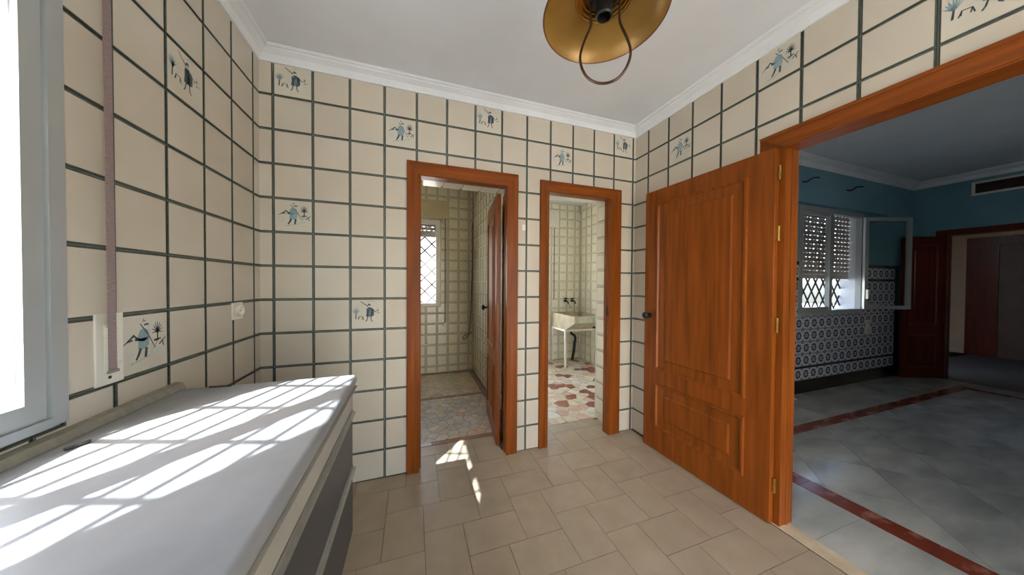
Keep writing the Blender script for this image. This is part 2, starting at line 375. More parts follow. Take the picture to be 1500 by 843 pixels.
def paint(tiles, dec, axis):
    for ij, k in dec.items():
        if ij not in tiles: continue
        o = bpy.data.objects.new('painted_figure', MOT[k]); COL.objects.link(o); o.parent = tiles[ij]
        zo = .001 if ij[1] == 12 else .010
        if axis == 'back': o.location = (.010, -.0018, zo)
        elif axis == 'right': o.location = (-.0018, -.010, zo); o.rotation_euler = (0, 0, -math.pi/2)
        else: o.location = (.0018, -.186, .010); o.rotation_euler = (0, 0, math.pi/2)
        tiles[ij]['label'] = 'painted tile with a blue country figure'
paint(tb, DECB, 'back'); paint(tl, DECL, 'left'); paint(tr, DECR, 'right')
# kitchen floor: herringbone of 30 x 20 tiles
def herring():
    u = .0988; o0 = Vector((.902, -.532)); seen = 0
    for a in range(-26, 27):
        for b_ in range(-9, 10):
            p = o0+Vector((2*u*a+5*u*b_, -2*u*a+u*b_))
            for (dx, dy, w_, h_) in ((0, 0, 3*u, 2*u), (3*u, 0, 2*u, 3*u)):
                x0, y0 = p.x+dx, p.y+dy; x1, y1 = x0+w_, y0+h_
                g = .0014; x0 += g; y0 += g; x1 -= g; y1 -= g
                x0, x1, y0, y1 = max(x0, .05), min(x1, 2.692), max(y0, -3.18), min(y1, .285)
                if x1-x0 < .02 or y1-y0 < .02: continue
                if y0 < 0 or x0 > 0:
                    mid = ((x0+x1)/2, (y0+y1)/2)
                    if y0 >= .0 and not (D1[0] < mid[0] < D1[1] or D2[0] < mid[0] < D2[1]): continue
                    if y1 > 0:
                        inside = [D for D in (D1, D2) if x1 > D[0] and x0 < D[1]]
                        if not inside: y1 = 0.0
                    if y1-y0 < .02: continue
                    loc = [(0, 0), (round(x1-x0, 4), 0), (round(x1-x0, 4), round(y1-y0, 4)), (0, round(y1-y0, 4))]
                    me = tile_mesh(loc, tuple(loc), .005, 0, ('floor_tile',), 'floor')
                    o = bpy.data.objects.new('floor_tile', me); COL.objects.link(o); o.parent = fl; o.location = Vector((x0, y0, 0))-wloc(fl)
herring()
# cornices
def cornice(name, path, h, d, label, inward):
    """path: list of (x,y) wall points at ceiling z; inward(x,y) gives mitre offsets; profile swept along"""
    prof = [(0, -h), (.012, -h), (.014, -h*.86), (d*.34, -h*.5), (d*.72, -h*.28), (d*.74, -h*.16), (d*.9, -h*.15), (d, -.0005), (0, -.0005)]
    b = B(); rings = [[b.v((x+ix*o, y+iy*o, z+dz)) for o, dz in prof] for (x, y, z, ix, iy) in path]
    n = len(prof)
    for i in range(len(rings)-1):
        for k in range(n): b.face([rings[i][k], rings[i][(k+1) % n], rings[i+1][(k+1) % n], rings[i+1][k]])
    b.face(rings[0]); b.face(rings[-1][::-1])
    return b.build(name, 'cornice_white', None, label=label, kind='structure')
cornice('trim_1', [(0, -3.2, CZ, 1, 0), (0, 0, CZ, 1, -1), (W, 0, CZ, -1, -1), (W, -3.2, CZ, -1, 0)], .072, .072, 'white plaster cornice around the kitchen ceiling', None)
# ------------------------------------------------------------------ doors
def rot_map(base_pt, ang):
    c, s_ = math.cos(ang), math.sin(ang)
    return lambda p: Vector((base_pt[0]+p.x*c-p.y*s_, base_pt[1]+p.x*s_+p.y*c, p.z))
mp_back = lambda p: Vector((p.x, -p.y, p.z))                 # u=x, v out towards the kitchen, w up
mp_right = lambda p: Vector((W-p.y, p.x, p.z))               # u=y, v towards the kitchen (-x)
def door_frame(root, mp, u0, u1, top, o0, o1, otop, depth, wv, wh, hide=()):
    """inner edges u0,u1,top; outer architrave edges o0,o1,otop; jamb lining depth (into the wall)"""
    if 'l' not in hide:
        B(mp).prism([(o0, 0, 0), (u0, 0, 0), (u0, 0, top), (o0, 0, otop)], (0, .018, 0)).build('architrave', wv, root)
        b = B(mp); b.box(u0-.028, u0-.012, .018, .023, 0, top+.014); b.box(o0+.004, o0+.016, .018, .023, 0, otop-.01); b.build('moulding', wv, root)
    B(mp).prism([(u1, 0, 0), (o1, 0, 0), (o1, 0, otop), (u1, 0, top)], (0, .003 if 'r' in hide else .018, 0)).build('architrave', wv, root)
    B(mp).prism([(u0, 0, top), (u1, 0, top), (o1, 0, otop), (o0, 0, otop)], (0, .018, 0)).build('architrave', wh, root)
    if 'r' not in hide: B(mp).box(u1+.004, u1+.016, .018, .023, 0, top).build('moulding', wv, root)
    b = B(mp); b.box(u0-.01, u1+.01, .018, .023, top+.006, top+.018); b.box(o0+.01, o1-.01, .018, .022, otop-.018, otop-.006); b.build('moulding', wh, root)
    lw = min(u0-o0, o1-u1)*.75
    b = B(mp); b.box(u0-lw, u0, -depth, 0, 0, top); b.box(u0-lw, u0+.013, -depth*.62, -depth*.42, 0, top); b.build('jamb', wv, root)
    b = B(mp); b.box(u1, u1+lw, -depth, 0, 0, top); b.box(u1-.004, u1+lw, -depth*.62, -depth*.42, 0, top); b.build('jamb', wv, root)
    b = B(mp); b.box(u0-lw, u1+lw, -depth, 0, top, top+.045); b.build('head', wh, root)
def panel_leaf(root, mp, w, h, th, panels, wz, knob_u, knob_z, hinge_u, hinges, gap=.004):
    """leaf in local (u along width, v thickness towards viewer, w up)"""
    lf = B(mp).box(gap, w, 0, th, .008, h, bev=.003).build('leaf', wz, root)
    for (a0, a1, b0, b1) in panels:
        b = B(mp)
        def ring(i0, i1, v0, v1):
            P = [(a0+i0, b0+i0), (a1-i0, b0+i0), (a1-i0, b1-i0), (a0+i0, b1-i0)]; Q = [(a0+i1, b0+i1), (a1-i1, b0+i1), (a1-i1, b1-i1), (a0+i1, b1-i1)]
            p = [b.v((x, th+v0, z)) for x, z in P]; q = [b.v((x, th+v1, z)) for x, z in Q]
            for k in range(4): b.face([p[k], p[(k+1) % 4], q[(k+1) % 4], q[k]])
        for i0, i1, v0, v1 in ((0, .004, 0, .012), (.004, .014, .012, .012), (.014, .022, .012, .001), (.022, .078, .001, .002), (.078, .088, .002, .009), (.088, .094, .009, .009)): ring(i0, i1, v0, v1)
        q = [b.v((x, th+.009, z)) for x, z in ((a0+.094, b0+.094), (a1-.094, b0+.094), (a1-.094, b1-.094), (a0+.094, b1-.094))]; b.face(q)
        b.build('panel', wz, lf)
    if knob_u is not None:
        b = B(mp); n = 14
        for (r0, v0), (r1, v1) in zip([(.022, 0), (.022, .006), (.009, .008), (.009, .03), (.024, .036), (.027, .05), (.018, .06)], [(.022, .006), (.009, .008), (.009, .03), (.024, .036), (.027, .05), (.018, .06), (.001, .062)]):
            R = [[b.v((knob_u+r*math.cos(2*math.pi*k/n), th+v, knob_z+r*math.sin(2*math.pi*k/n))) for k in range(n)] for r, v in ((r0, v0), (r1, v1))]
            for k in range(n): b.face([R[0][k], R[0][(k+1) % n], R[1][(k+1) % n], R[1][k]])
        bmesh.ops.remove_doubles(b.bm, verts=b.bm.verts[:], dist=1e-5)
        b.build('knob', 'iron_black', lf, smooth=True, label='black round knob')
    for hz in hinges:
        b = B(mp); b.box(hinge_u-.002, hinge_u+gap+.002, th*.2, th*.5, hz-.035, hz+.035); b.build('hinge', 'brass', lf, label='brass hinge')
        b = B(mp); b.tube([(hinge_u, th*.5, hz-.04), (hinge_u, th*.5, hz+.04)], .0055, 8); b.build('hinge_pin', 'brass', lf)
    return lf
d1 = empty('door_1', (1.2, .05, 0), 'brown wooden doorway with a half open panelled door to the bathroom', kind='structure')
door_frame(d1, mp_back, .884, 1.508, 2.017, .805, 1.595, 2.112, .06, 'wood_z', 'wood_x')
ang = math.atan2(.657-.104, 1.533-1.472)
# bathroom leaf: hinged at the right jamb, swung into the bathroom; its face looks to -x
panel_leaf(d1, rot_map((1.500, .115), math.radians(83)), .60, 2.0, .034, [(.10, .50, .75, 1.86), (.10, .50, .16, .62)], 'wood_z', .545, 1.06, .012, (.30, 1.06, 1.57, 1.88))
d2 = empty('door_2', (2.15, .05, 0), 'brown wooden doorway to the laundry with the sink', kind='structure')
door_frame(d2, mp_back, 1.853, 2.425, 2.012, 1.778, 2.538, 2.100, .06, 'wood_z', 'wood_x')
bx('strike_plate', 'iron_black', d2, 2.4225, 2.4255, .005, .02, 1.02, 1.10)
d3 = empty('door_3', (W, -1.5, 0), 'wide wooden doorway to the living room with a big panelled door folded back', kind='structure')
door_frame(d3, mp_right, -2.40, -1.09, 2.016, -2.50, -.968, 2.108, .105, 'wood_z', 'wood_y', hide='r')
a0 = math.atan2(2.618-2.660, .845)
# big leaf: hinge at (2.66+, -1.06), free edge near the back corner, face looks to -x
HX, HY = 2.692, -1.078
lang = math.atan2(-.209+1.078, 2.650-2.692)
panel_leaf(d3, (lambda f: (lambda p: f(Vector((p.x, p.y, p.z)))))(rot_map((HX, HY), lang)), .87, 2.02, .034, [(.139, .757, .64, 1.912), (.139, .757, .19, .535)], 'wood_z', .82, 1.05, .002, (.22, 1.08, 1.567, 1.887), gap=.014)
# ------------------------------------------------------------------ kitchen window
w1 = empty('window_1', (0, (WIN[0]+WIN[1])/2, WIN[2]), 'aluminium sliding window over the worktop with a lattice grille', kind='structure')
y0, y1, z0, z1 = WIN
b = B(); b.box(-.07, .010, y1-.036, y1, z0, z1); b.box(-.07, .010, y0, y0+.036, z0, z1); b.box(-.07, .010, y0+.036, y1-.036, z1-.036, z1); b.box(-.07, .012, y0+.036, y1-.036, z0, z0+.022); b.build('frame', 'frame_alu', w1)
for (a, c, xo) in ((-1.60, -1.0405, -.022), (-2.0635, -1.545, -.055)):
    b = B(); b.box(xo, xo+.026, c-.042, c, z0+.022, z1-.036); b.box(xo, xo+.026, a, a+.05, z0+.022, z1-.036); b.box(xo, xo+.026, a+.05, c-.042, z0+.022, z0+.07); b.box(xo, xo+.026, a+.05, c-.042, z1-.076, z1-.036)
    sh = b.build('sash', 'frame_alu', w1)
    bx('pane', 'glass', sh, xo+.011, xo+.015, a+.05, c-.042, z0+.07, z1-.076)
bx('reveal', 'white_plaster', w1, -.25, -.071, y1-.006, y1+.0, z0, z1)
bx('reveal', 'white_plaster', w1, -.25, -.071, y0, y0+.006, z0, z1)
bx('sill', 'white_plaster', w1, -.29, -.071, y0, y1, z0-.02, z0+.004)
def shutter(root, axis, pos, a, c, ztop, zbot, pitch=.042, slots=True, slotw=.014, every=.034, sh=.007):
    z = zbot; k = 0
    while z < ztop-.005:
        zt = min(z+pitch-.001, ztop); b = B()
        if axis == 'x': f = lambda q: Vector((pos+q.y, q.x, q.z))
        else: f = lambda q: Vector((q.x, pos+q.y, q.z))
        b.f = f
        if slots and k > 0:
            b.box(a, c, -.004, .004, z, zt-sh)                       # slat, then a row of bridges that leave light slots
            u = a+.01*(k % 2)
            b.box(a, u+.001, -.004, .004, zt-sh, zt)
            while u < c-.002:
                b.box(u, min(u+every-slotw, c), -.004, .004, zt-sh, zt); u += every
        else: b.box(a, c, -.005, .005, z, zt)
        b.build('shutter_slat', 'shutter_slat', root); z += pitch; k += 1
shutter(w1, 'x', -.12, y0+.007, y1-.007, z1, 1.993, slots=False)
# lattice grille: diamonds 0.212 wide, lines fitted to the light pattern on the worktop
GX = -.2; MS = .99; TX = 1.464; TY = 1.1406
def yw(yg): return yg+GX*TY*1.0          # shift from the x=0 plane to the grille plane along the sun
b = B(); zref = .9+.4*TX-GX*TX*0+(-GX)*TX
def bar(p, q, r=.0085): b.tube([p, q], r, 6)
ga, gc, gz0, gz1 = y0+.012, y1-.012, z0+.02, z1-.01
for fam, y_at in ((1, -1.256), (-1, -1.196)):
    for k in range(-14, 15):
        yb = y_at+GX*TY+.2095*k
        # line: y = yb + fam*(z-zref)/MS ; clip to the opening
        pts = []
        zl = [gz0, gz1]
        for yy in (ga, gc): zl.append(zref+fam*MS*(yy-yb))
        cand = sorted({round(zc, 5) for zc in zl if gz0-1e-6 <= zc <= gz1+1e-6})
        cand = [zc for zc in cand if ga-1e-4 <= yb+fam*(zc-zref)/MS <= gc+1e-4]
        if len(cand) >= 2 and cand[-1]-cand[0] > .03:
            xo = GX+.006*fam
            bar((xo, yb+fam*(cand[0]-zref)/MS, cand[0]), (xo, yb+fam*(cand[-1]-zref)/MS, cand[-1]))
gr = b.build('grille', 'iron_black', w1)
# ------------------------------------------------------------------ worktop and cabinet
WT = .89
b = B(); YE = -.655; prof = []
for k in range(7):
    a = -math.pi/2+math.pi*k/6; prof.append((.598+.016*math.cos(a)*1.0, WT-.0225+.0225*math.sin(a)))
pts = [(.0325, 0, WT-.045)]+[(x, 0, z) for x, z in prof]+[(.0325, 0, WT)]
wt = B().prism([(p[0], YE, p[2]) for p in pts], (0, -1.75, 0)).build('worktop', 'worktop', None, smooth=True, label='long pale laminate worktop in the sun under the kitchen window', cat='worktop')
bx('edge_strip', 'cabinet_white', wt, .604, .6165, YE-1.74, YE-.002, WT-.050, WT-.046)
wu = B().prism([(.002, YE+.02, WT-.045), (.032, YE+.02, WT-.045), (.032, YE+.02, WT+.004), (.022, YE+.02, WT+.022), (.002, YE+.02, WT+.026)], (0, -1.77, 0)).build('upstand', 'trim_grey', wt, label='grey trim strip along the wall')
cb = empty('base_cabinet', (.3, -1.5, 0), 'white base cabinet with two dark grey drawer fronts under the worktop', 'cabinet')
CE = -.672; CN = -2.38
b = B(); b.box(.02, .580, CN, CE, .20, WT-.0515); b.build('body', 'cabinet_white', cb)
bx('plinth', 'cabinet_white', cb, .02, .53, CN, CE, 0, .20)
bx('top_rail', 'cabinet_white', cb, .580, .600, CN, CE, .752, WT-.0515, bev=.002)
for (za, zc) in ((.507, .725), (.215, .482)):
    d = bx('drawer_front', 'cabinet_dark', cb, .580, .599, CN, CE, za, zc, bev=.001, label='dark grey drawer front')
    B().prism([(.580, CE, zc+.001), (.6, CE, zc+.001), (.612, CE, zc+.006), (.612, CE, zc+.010), (.602, CE, zc+.012), (.600, CE, zc+.024), (.580, CE, zc+.024)], (0, CN-CE, 0)).build('handle_profile', 'aluminium', d, label='aluminium grip profile')
def stick(p, q, r, label): B().tube([p, q], r, 6).build('stick', 'dark_stick', None, label=label, cat='stick')
stick((.115, -.665, WT+.004), (.185, -.672, WT+.004), .003, 'thin dark stick lying near the far end of the worktop')
stick((.068, -1.085, WT+.005), (.085, -1.05, WT+.005), .004, 'short dark stick lying beside the trim strip by the window')
# outlet on the left wall, blind winder and strap
ot = empty('wall_socket', (0, -.244, 1.10), 'white single socket on the tiled wall above the worktop', 'socket')
bx('plate', 'white_plastic', ot, .001, .012, -.285, -.203, 1.105, 1.19, bev=.003)
b = B(lambda p: Vector((.012+p.z, -.244+p.x, 1.148+p.y))); b.lathe([(.022, 0), (.026, 0), (.026, .016), (.021, .016), (.019, .004), (.0001, .004)], (0, 0, 0), 20); b.build('cup', 'white_plastic', ot, smooth=True)
b = B(); b.box(.0162, .0172, -.2555, -.2495, 1.145, 1.151); b.box(.0162, .0172, -.2385, -.2325, 1.145, 1.151); b.build('pin_holes', 'black', ot)
wi = empty('blind_winder', (0, -.885, .99), 'white shutter strap winder plate on the wall beside the window', 'winder')
bx('plate', 'white_plastic', wi, .001, .006, -.928, -.845, .992, 1.20, bev=.002)
B().prism([(.006, -.905, 1.03), (.006, -.905, 1.17), (.018, -.905, 1.15), (.024, -.905, 1.06), (.014, -.905, 1.03)], (0, .03, 0)).build('spool_cover', 'white_plastic', wi)
for zc in (1.012, 1.183): bx('screw', 'iron_black', wi, .006, .0075, -.893, -.885, zc-.004, zc+.004)
st = B(); st.prism([(.0265, -.921, 1.036), (.0265, -.897, 1.036), (.028, -.897, 1.036), (.028, -.921, 1.036)], (.003, -.010, 1.3)); st.prism([(.0255, -.924, 1.03), (.031, -.924, 1.03), (.031, -.894, 1.03), (.0255, -.894, 1.03)], (0, 0, .008))
st.build('blind_strap', 'strap', None, label='faded mauve shutter strap hanging beside the window', cat='strap')
bx('wall_sticker', 'white_plastic', None, 1.633, 1.660, -.0032, -.0018, 1.70, 1.745, label='small white sticker on the tile between the two doorways', cat='sticker')
# ------------------------------------------------------------------ pendant lamp
LC = Vector((1.412, -1.29, 2.131))
lp = empty('pendant_lamp', (LC.x, LC.y, LC.z-.2), 'gold bowl pendant lamp with a wire loop handle hanging from the ceiling', 'lamp')
outer = [(.190, 0), (.184, .018), (.166, .038), (.136, .054), (.104, .062), (.088, .064), (.084, .078), (.060, .088), (.055, .12), (.045, .15)]
inner = [(r-.003, z-.001) for r, z in outer[::-1]]
b = B(); b.lathe(outer+inner, LC, 64, close=True); b.m('shade_out')
sd = b.build('shade', 'shade_gold', lp, smooth=True)
sd.data.materials.clear(); sd.data.materials.append(MATS['shade_gold']); sd.data.materials.append(MATS['shade_out'])
for f in sd.data.polygons:
    c = f.center; n = f.normal; f.material_index = 1 if (n.x*c.x+n.y*c.y+n.z*.08) > 0 else 0
b = B(); b.tube([LC+Vector((.1885*math.cos(a), .1885*math.sin(a), 0)) for a in [2*math.pi*k/64 for k in range(64)]], .0024, 6, closed=True); b.build('shade_rim', 'shade_out', lp, smooth=True)
b = B()
for r, z in ((.0835, .060), (.076, .066), (.068, .074)): b.tube([LC+Vector((r*math.cos(a), r*math.sin(a), z)) for a in [2*math.pi*k/40 for k in range(40)]], .0052, 8, closed=True)
b.build('inner_ring', 'brass', lp, smooth=True)
B().lathe([(.001, .148), (.030, .146), (.040, .10), (.040, .050), (.026, .045), (.026, .004), (.022, 0), (.020, 0), (.020, .03), (.001, .03)], LC, 24).build('bulb_socket', 'black', lp, smooth=True, label='black bulb socket')
vd = Vector((LC.x-CAMLOC.x, LC.y-CAMLOC.y, 0)).normalized(); sx = Vector((vd.y, -vd.x, 0))
lo = [(-.041, .06), (-.041, .02), (-.040, -.015), (-.055, -.05), (-.068, -.085), (-.072, -.115), (-.064, -.15), (-.046, -.18), (-.018, -.2), (.014, -.206), (.044, -.197), (.066, -.172), (.078, -.14), (.077, -.11), (.066, -.075), (.048, -.03), (.046, .005), (.046, .06)]
def smoothp(P, n=4):
    out = []
    for i in range(len(P)-1):
        p0, p1, p2, p3 = P[max(i-1, 0)], P[i], P[i+1], P[min(i+2, len(P)-1)]
        for k in range(n):
            t = k/n; out.append(tuple(.5*((2*p1[d])+(-p0[d]+p2[d])*t+(2*p0[d]-5*p1[d]+4*p2[d]-p3[d])*t*t+(-p0[d]+3*p1[d]-3*p2[d]+p3[d])*t**3) for d in range(len(p1))))
    out.append(tuple(P[-1])); return out
B().tube([LC+sx*x+Vector((0, 0, z)) for x, z in smoothp(lo)], .0042, 8).build('wire_loop', 'wire', lp, smooth=True)
B().tube([LC+Vector((0, 0, .14)), LC+Vector((0, 0, CZ-LC.z-.03))], .005, 8).build('cord', 'black', lp)
B().lathe([(.012, -.055), (.045, -.045), (.06, -.02), (.06, -.001), (.001, -.001)], (LC.x, LC.y, CZ), 28).build('ceiling_rose', 'brass', lp, smooth=True)
# ------------------------------------------------------------------ crazy paving
def clip(poly, nx, ny, d):
    out = []
    for i in range(len(poly)):
        a, c = poly[i], poly[(i+1) % len(poly)]; sa = a[0]*nx+a[1]*ny-d; sc = c[0]*nx+c[1]*ny-d
        if sa <= 0: out.append(a)
        if sa*sc < 0: t = sa/(sa-sc); out.append((a[0]+(c[0]-a[0])*t, a[1]+(c[1]-a[1])*t))
    return out
def paving(parent, x0, x1, y0, y1, nx, ny, mats_w, gap, rnd, zt=0.0):
    sx_, sy_ = (x1-x0)/nx, (y1-y0)/ny
    P = {(i, j): (x0+(i+.5+rnd.uniform(-.42, .42)+.5*(j % 2))*sx_, y0+(j+.5+rnd.uniform(-.42, .42))*sy_) for i in range(-2, nx+2) for j in range(-2, ny+2)}
    names = [m for m, w in mats_w]; ws = [w for m, w in mats_w]
    for (i, j), p in P.items():
        poly = [(x0, y0), (x1, y0), (x1, y1), (x0, y1)]
        for a in range(-2, 3):
            for c in range(-2, 3):
                q = P.get((i+a, j+c))
                if (a or c) and q:
                    dx, dy = q[0]-p[0], q[1]-p[1]; l = math.hypot(dx, dy)
                    poly = clip(poly, dx/l, dy/l, ((p[0]+q[0])/2*dx+(p[1]+q[1])/2*dy)/l-gap)
                    if len(poly) < 3: break
            if len(poly) < 3: break
        if len(poly) < 3: continue
        area = abs(sum(poly[k][0]*poly[(k+1) % len(poly)][1]-poly[(k+1) % len(poly)][0]*poly[k][1] for k in range(len(poly))))/2
        if area < .0004: continue
        B().prism([(x, y, zt-.006) for x, y in poly], (0, 0, .006+rnd.uniform(-.0004, .0006))).build('stone', rnd.choices(names, ws)[0], parent)
# ------------------------------------------------------------------ bathroom
YB, XBR = 2.176, 1.685
floor_b = wall_boxes('floor_bathroom', [(-.3, 1.78, .29, 2.3, -.12, -.005)], 'paving_joint', 'pale crazy paving bathroom floor with red marble strips')
rnd = random.Random(3)
BW = [('stone_grey', 5), ('stone_pale', 3), ('stone_cream', 2), ('stone_pink', .3)]
paving(floor_b, .45, 1.615, .345, 1.225, 14, 11, BW, .0022, rnd)
paving(floor_b, .45, 1.615, 1.285, 2.115, 12, 9, [('stone_cream', 5), ('stone_grey', 2), ('stone_pink', .5)], .0022, rnd)
for (a, c, e_, g) in ((.83, 1.60, .291, .341), (.45, 1.615, 1.229, 1.281), (1.619, 1.679, .345, 2.17), (.45, 1.615, 2.119, 2.17)): bx('marble_strip', 'brown_marble', floor_b, a, c, e_, g, -.005, .001, label='brown red marble strip')
bx('threshold_piece', 'white_plaster', floor_b, .884, .985, .291, .335, .001, .003)
PT = .1515
wall_boxes('wall_bathroom_near', [(-.3, D1[0], .32, .328, 0, 2.7), (D1[1], XBR, .32, .328, 0, 2.7), (D1[0], D1[1], .32, .328, D1[2], 2.7)], 'bath_tile', 'pale bathroom wall on the far side of the kitchen wall')
wbb = wall_boxes('wall_bathroom_far', [(-.3, -.2, YB+T, YB+.25, 0, 2.8), (1.21, 1.75, YB+T, YB+.25, 0, 2.8), (-.2, 1.21, YB+T, YB+.25, 0, .96), (-.2, 1.21, YB+T, YB+.25, 2.2, 2.8)], 'bath_grout', 'cream tiled bathroom wall with a window')
wbr = wall_boxes('wall_bathroom_right', [(XBR+T, 1.775, .32, YB+.25, 0, 2.8)], 'bath_grout', 'cream tiled bathroom wall behind the open door')
wall_boxes('wall_bathroom_left', [(-.4, -.28, .2, YB+.25, 0, 2.8)], 'bath_tile', 'plain pale bathroom wall hidden beside the doorway')
wall_boxes('ceiling_bathroom', [(-.35, 1.78, .2, YB+.25, 2.69, 2.85)], 'white_plaster', 'white bathroom ceiling')
XBt = [1.622-PT*k for k in range(9, 0, -1)]+[1.622, XBR-.002]; ZBt = [0.0]+[1.771-PT*k for k in range(11, 0, -1)]+[1.771+PT*k for k in range(7)]
lay(wbb, 'back', YB, XBt, ZBt, [(-.2, 1.215, .955, 2.215)], ('bath_tile', 'bath_rim'), rim=.004, gap=.010)
YBt = [-YB+.002]+[-YB+.06+PT*k for k in range(12)]
lay(wbr, 'right', XBR, YBt, ZBt, [], ('bath_tile', 'bath_rim'), rim=.004, gap=.010)
# tiled reveals behind the two door frames
def reveal_tiles(D, right=True):
    for (xa, xb) in ((D[0], D[0]+.004), (D[1]-.004, D[1])): bx('reveal_lining', 'laundry_grout', wb, xa, xb, .061, .319, 0, D[2])
    bx('reveal_lining', 'laundry_grout', wb, D[0]+.004, D[1]-.004, .061, .319, D[2]-.004, D[2])
    zt = [.06+PT*k for k in range(-0, 14)]
    for side, x in (('left', D[0]+.0), ('right', D[1]-.0)):
        lay(wb, side, x+(.010 if side == 'left' else -.010), [-.305, -.155, -.075], [z for z in zt if z < 2.08], [], ('laundry_tile', 'bath_rim'), rim=.004, gap=.008)
reveal_tiles(D1); reveal_tiles(D2)
sof = []
k = 0
x = D1[0]+.08
while x < D1[1]-.02:
    bx('tile', 'laundry_tile', wb, x+.007, min(x+PT-.007, D1[1]), .065, .315, D1[2]-.016, D1[2]); x += PT
w2 = empty('window_2', (.8, YB, .96), 'white bathroom window with a diamond grille and half raised slotted shutter', kind='structure')
b = B(); b.box(1.15, 1.205, YB+.005, YB+.05, .965, 2.195); b.box(-.195, -.14, YB+.005, YB+.05, .965, 2.195); b.box(-.14, 1.15, YB+.005, YB+.05, .965, 1.005); b.box(-.14, 1.15, YB+.005, YB+.05, 2.13, 2.195); b.build('frame', 'white_plastic', w2)
bx('pane', 'glass', w2, -.14, 1.15, YB+.025, YB+.029, 1.005, 2.13)
bx('latch', 'aluminium', w2, 1.165, 1.18, YB-.012, YB+.004, 1.5, 1.58)
shutter(w2, 'y', YB+.1, -.195, 1.205, 2.2, 1.955, pitch=.05, every=.06, slotw=.03)
def lattice(root, axis, pos, a, c, za, zc, w_, h_, r=.005, mat_='iron_black'):
    b = B(); sl = h_/w_
    for fam in (1, -1):
        n = int((c-a+(zc-za)/sl)/w_)+3
        for k in range(-n, n+1):
            y_at = a+w_*k; pts = []
            z_c = [za, zc]+[za+fam*sl*(yy-y_at) for yy in (a, c)]
            cand = sorted({round(z, 5) for z in z_c if za-1e-6 <= z <= zc+1e-6 and a-1e-4 <= y_at+fam*(z-za)/sl <= c+1e-4})
            if len(cand) >= 2 and cand[-1]-cand[0] > .02:
                P = [(y_at+fam*(z-za)/sl, z) for z in (cand[0], cand[-1])]
                b.tube([((pos+.004*fam), p[0], p[1]) if axis == 'x' else (p[0], pos+.004*fam, p[1]) for p in P], r, 6)
    return b.build('grille', mat_, root)
lattice(w2, 'y', YB+.19, -.195, 1.205, .97, 2.19, .2, .2, .012)
sbx = empty('shutter_box', (.88, YB, 2.2), 'beige painted shutter box above the bathroom window', 'shutter box')
bx('cover', 'beige_panel', sbx, .05, 1.335, YB-.020, YB-.002, 2.212, 2.468, bev=.002)
for x in (1.0, 1.24):
    for z in (2.24, 2.44): bx('screw', 'iron_black', sbx, x, x+.008, YB-.0225, YB-.0202, z, z+.008)
B().box(1.272, 1.290, YB-.014, YB-.012, .72, 2.21).build('shutter_strap', 'strap', None, label='grey shutter strap hanging down the bathroom tiles', cat='strap')
bx('strap_winder', 'aluminium', None, 1.268, 1.294, YB-.012, YB-.001, .665, .80, bev=.002, label='narrow metal strap winder low on the bathroom wall', cat='winder')
cp = [(1.672, YB-.012, 2.17), (1.668, YB-.014, 1.9), (1.672, YB-.013, 1.6), (1.664, YB-.014, 1.3), (1.655, YB-.02, 1.05), (1.648, YB-.02, .8), (1.636, YB-.02, .6), (1.60, YB-.03, .545), (1.55, YB-.03, .52), (1.53, YB-.03, .48), (1.56, YB-.03, .47), (1.60, YB-.03, .51), (1.665, YB-.03, .57)]
B().tube(smoothp(cp, 5), .005, 6).build('cable', 'black', None, smooth=True, label='dark cable hanging in the bathroom corner with a loop at its end', cat='cable')
vv = B(); vv.tube([(1.02, YB-.001, .43), (1.02, YB-.05, .43)], .012, 10); vv.tube([(.985, YB-.05, .437), (1.055, YB-.05, .425)], .008, 8); vv.build('stop_valve', 'white_steel', None, smooth=True, label='small white stop valve on the bathroom wall tiles', cat='valve')
# ------------------------------------------------------------------ laundry
YLA, XLR = 2.32, 3.595
floor_l = wall_boxes('floor_laundry', [(1.775, 3.72, .29, 2.55, -.12, -.005)], 'laundry_grout', 'crazy paving laundry floor of cream and red brown stones')
LW = [('stone_cream', 5), ('stone_pale', 2.0), ('stone_red', 2.2), ('stone_pink', 1.6), ('stone_grey', .4)]
paving(floor_l, 1.80, 3.585, .292, 2.31, 16, 18, LW, .003, random.Random(11))
wlf = wall_boxes('wall_laundry_far', [(1.775, 2.1, YLA+T, YLA+.25, 0, 2.8), (2.96, 3.8, YLA+T, YLA+.25, 0, 2.8), (2.1, 2.96, YLA+T, YLA+.25, 0, .3), (2.1, 2.96, YLA+T, YLA+.25, 2.22, 2.8)], 'laundry_grout', 'cream tiled laundry wall with the taps')
wlr = wall_boxes('wall_laundry_right', [(XLR+T, 3.8, 1.35, YLA+.25, 0, 2.8), (XLR+T, 3.8, .30, .42, 0, 2.8), (XLR+T, 3.8, .42, 1.35, 2.2, 2.8)], 'laundry_grout', 'cream tiled laundry wall beside the sink')  # unseen doorway gap added in this wall to brighten the laundry
wall_boxes('wall_laundry_left', [(1.776, 1.79, .33, YLA+.1, 0, 2.8)], 'laundry_tile', 'plain pale laundry wall hidden beside the doorway')
wall_boxes('ceiling_laundry', [(1.775, 3.72, .2, YLA+.25, 2.655, 2.85)], 'white_plaster', 'white laundry ceiling')
wall_boxes('wall_laundry_near', [(1.79, D2[0], .32, .328, 0, 2.66), (D2[1], 3.59, .32, .328, 0, 2.66), (D2[0], D2[1], .32, .328, D2[2], 2.66)], 'laundry_tile', 'pale laundry wall on the far side of the kitchen wall')
XLt = [2.9]+[3.039, 3.190, 3.341, 3.490, XLR-.002]; ZLt = [0.0]+[2.091-PT*k for k in range(13, 0, -1)]+[2.091+PT*k for k in range(4)]+[2.65]
lay(wlf, 'back', YLA, XLt, ZLt, [(2.0, 2.965, .295, 2.225)], ('laundry_tile', 'laundry_rim'), rim=.004, gap=.009)
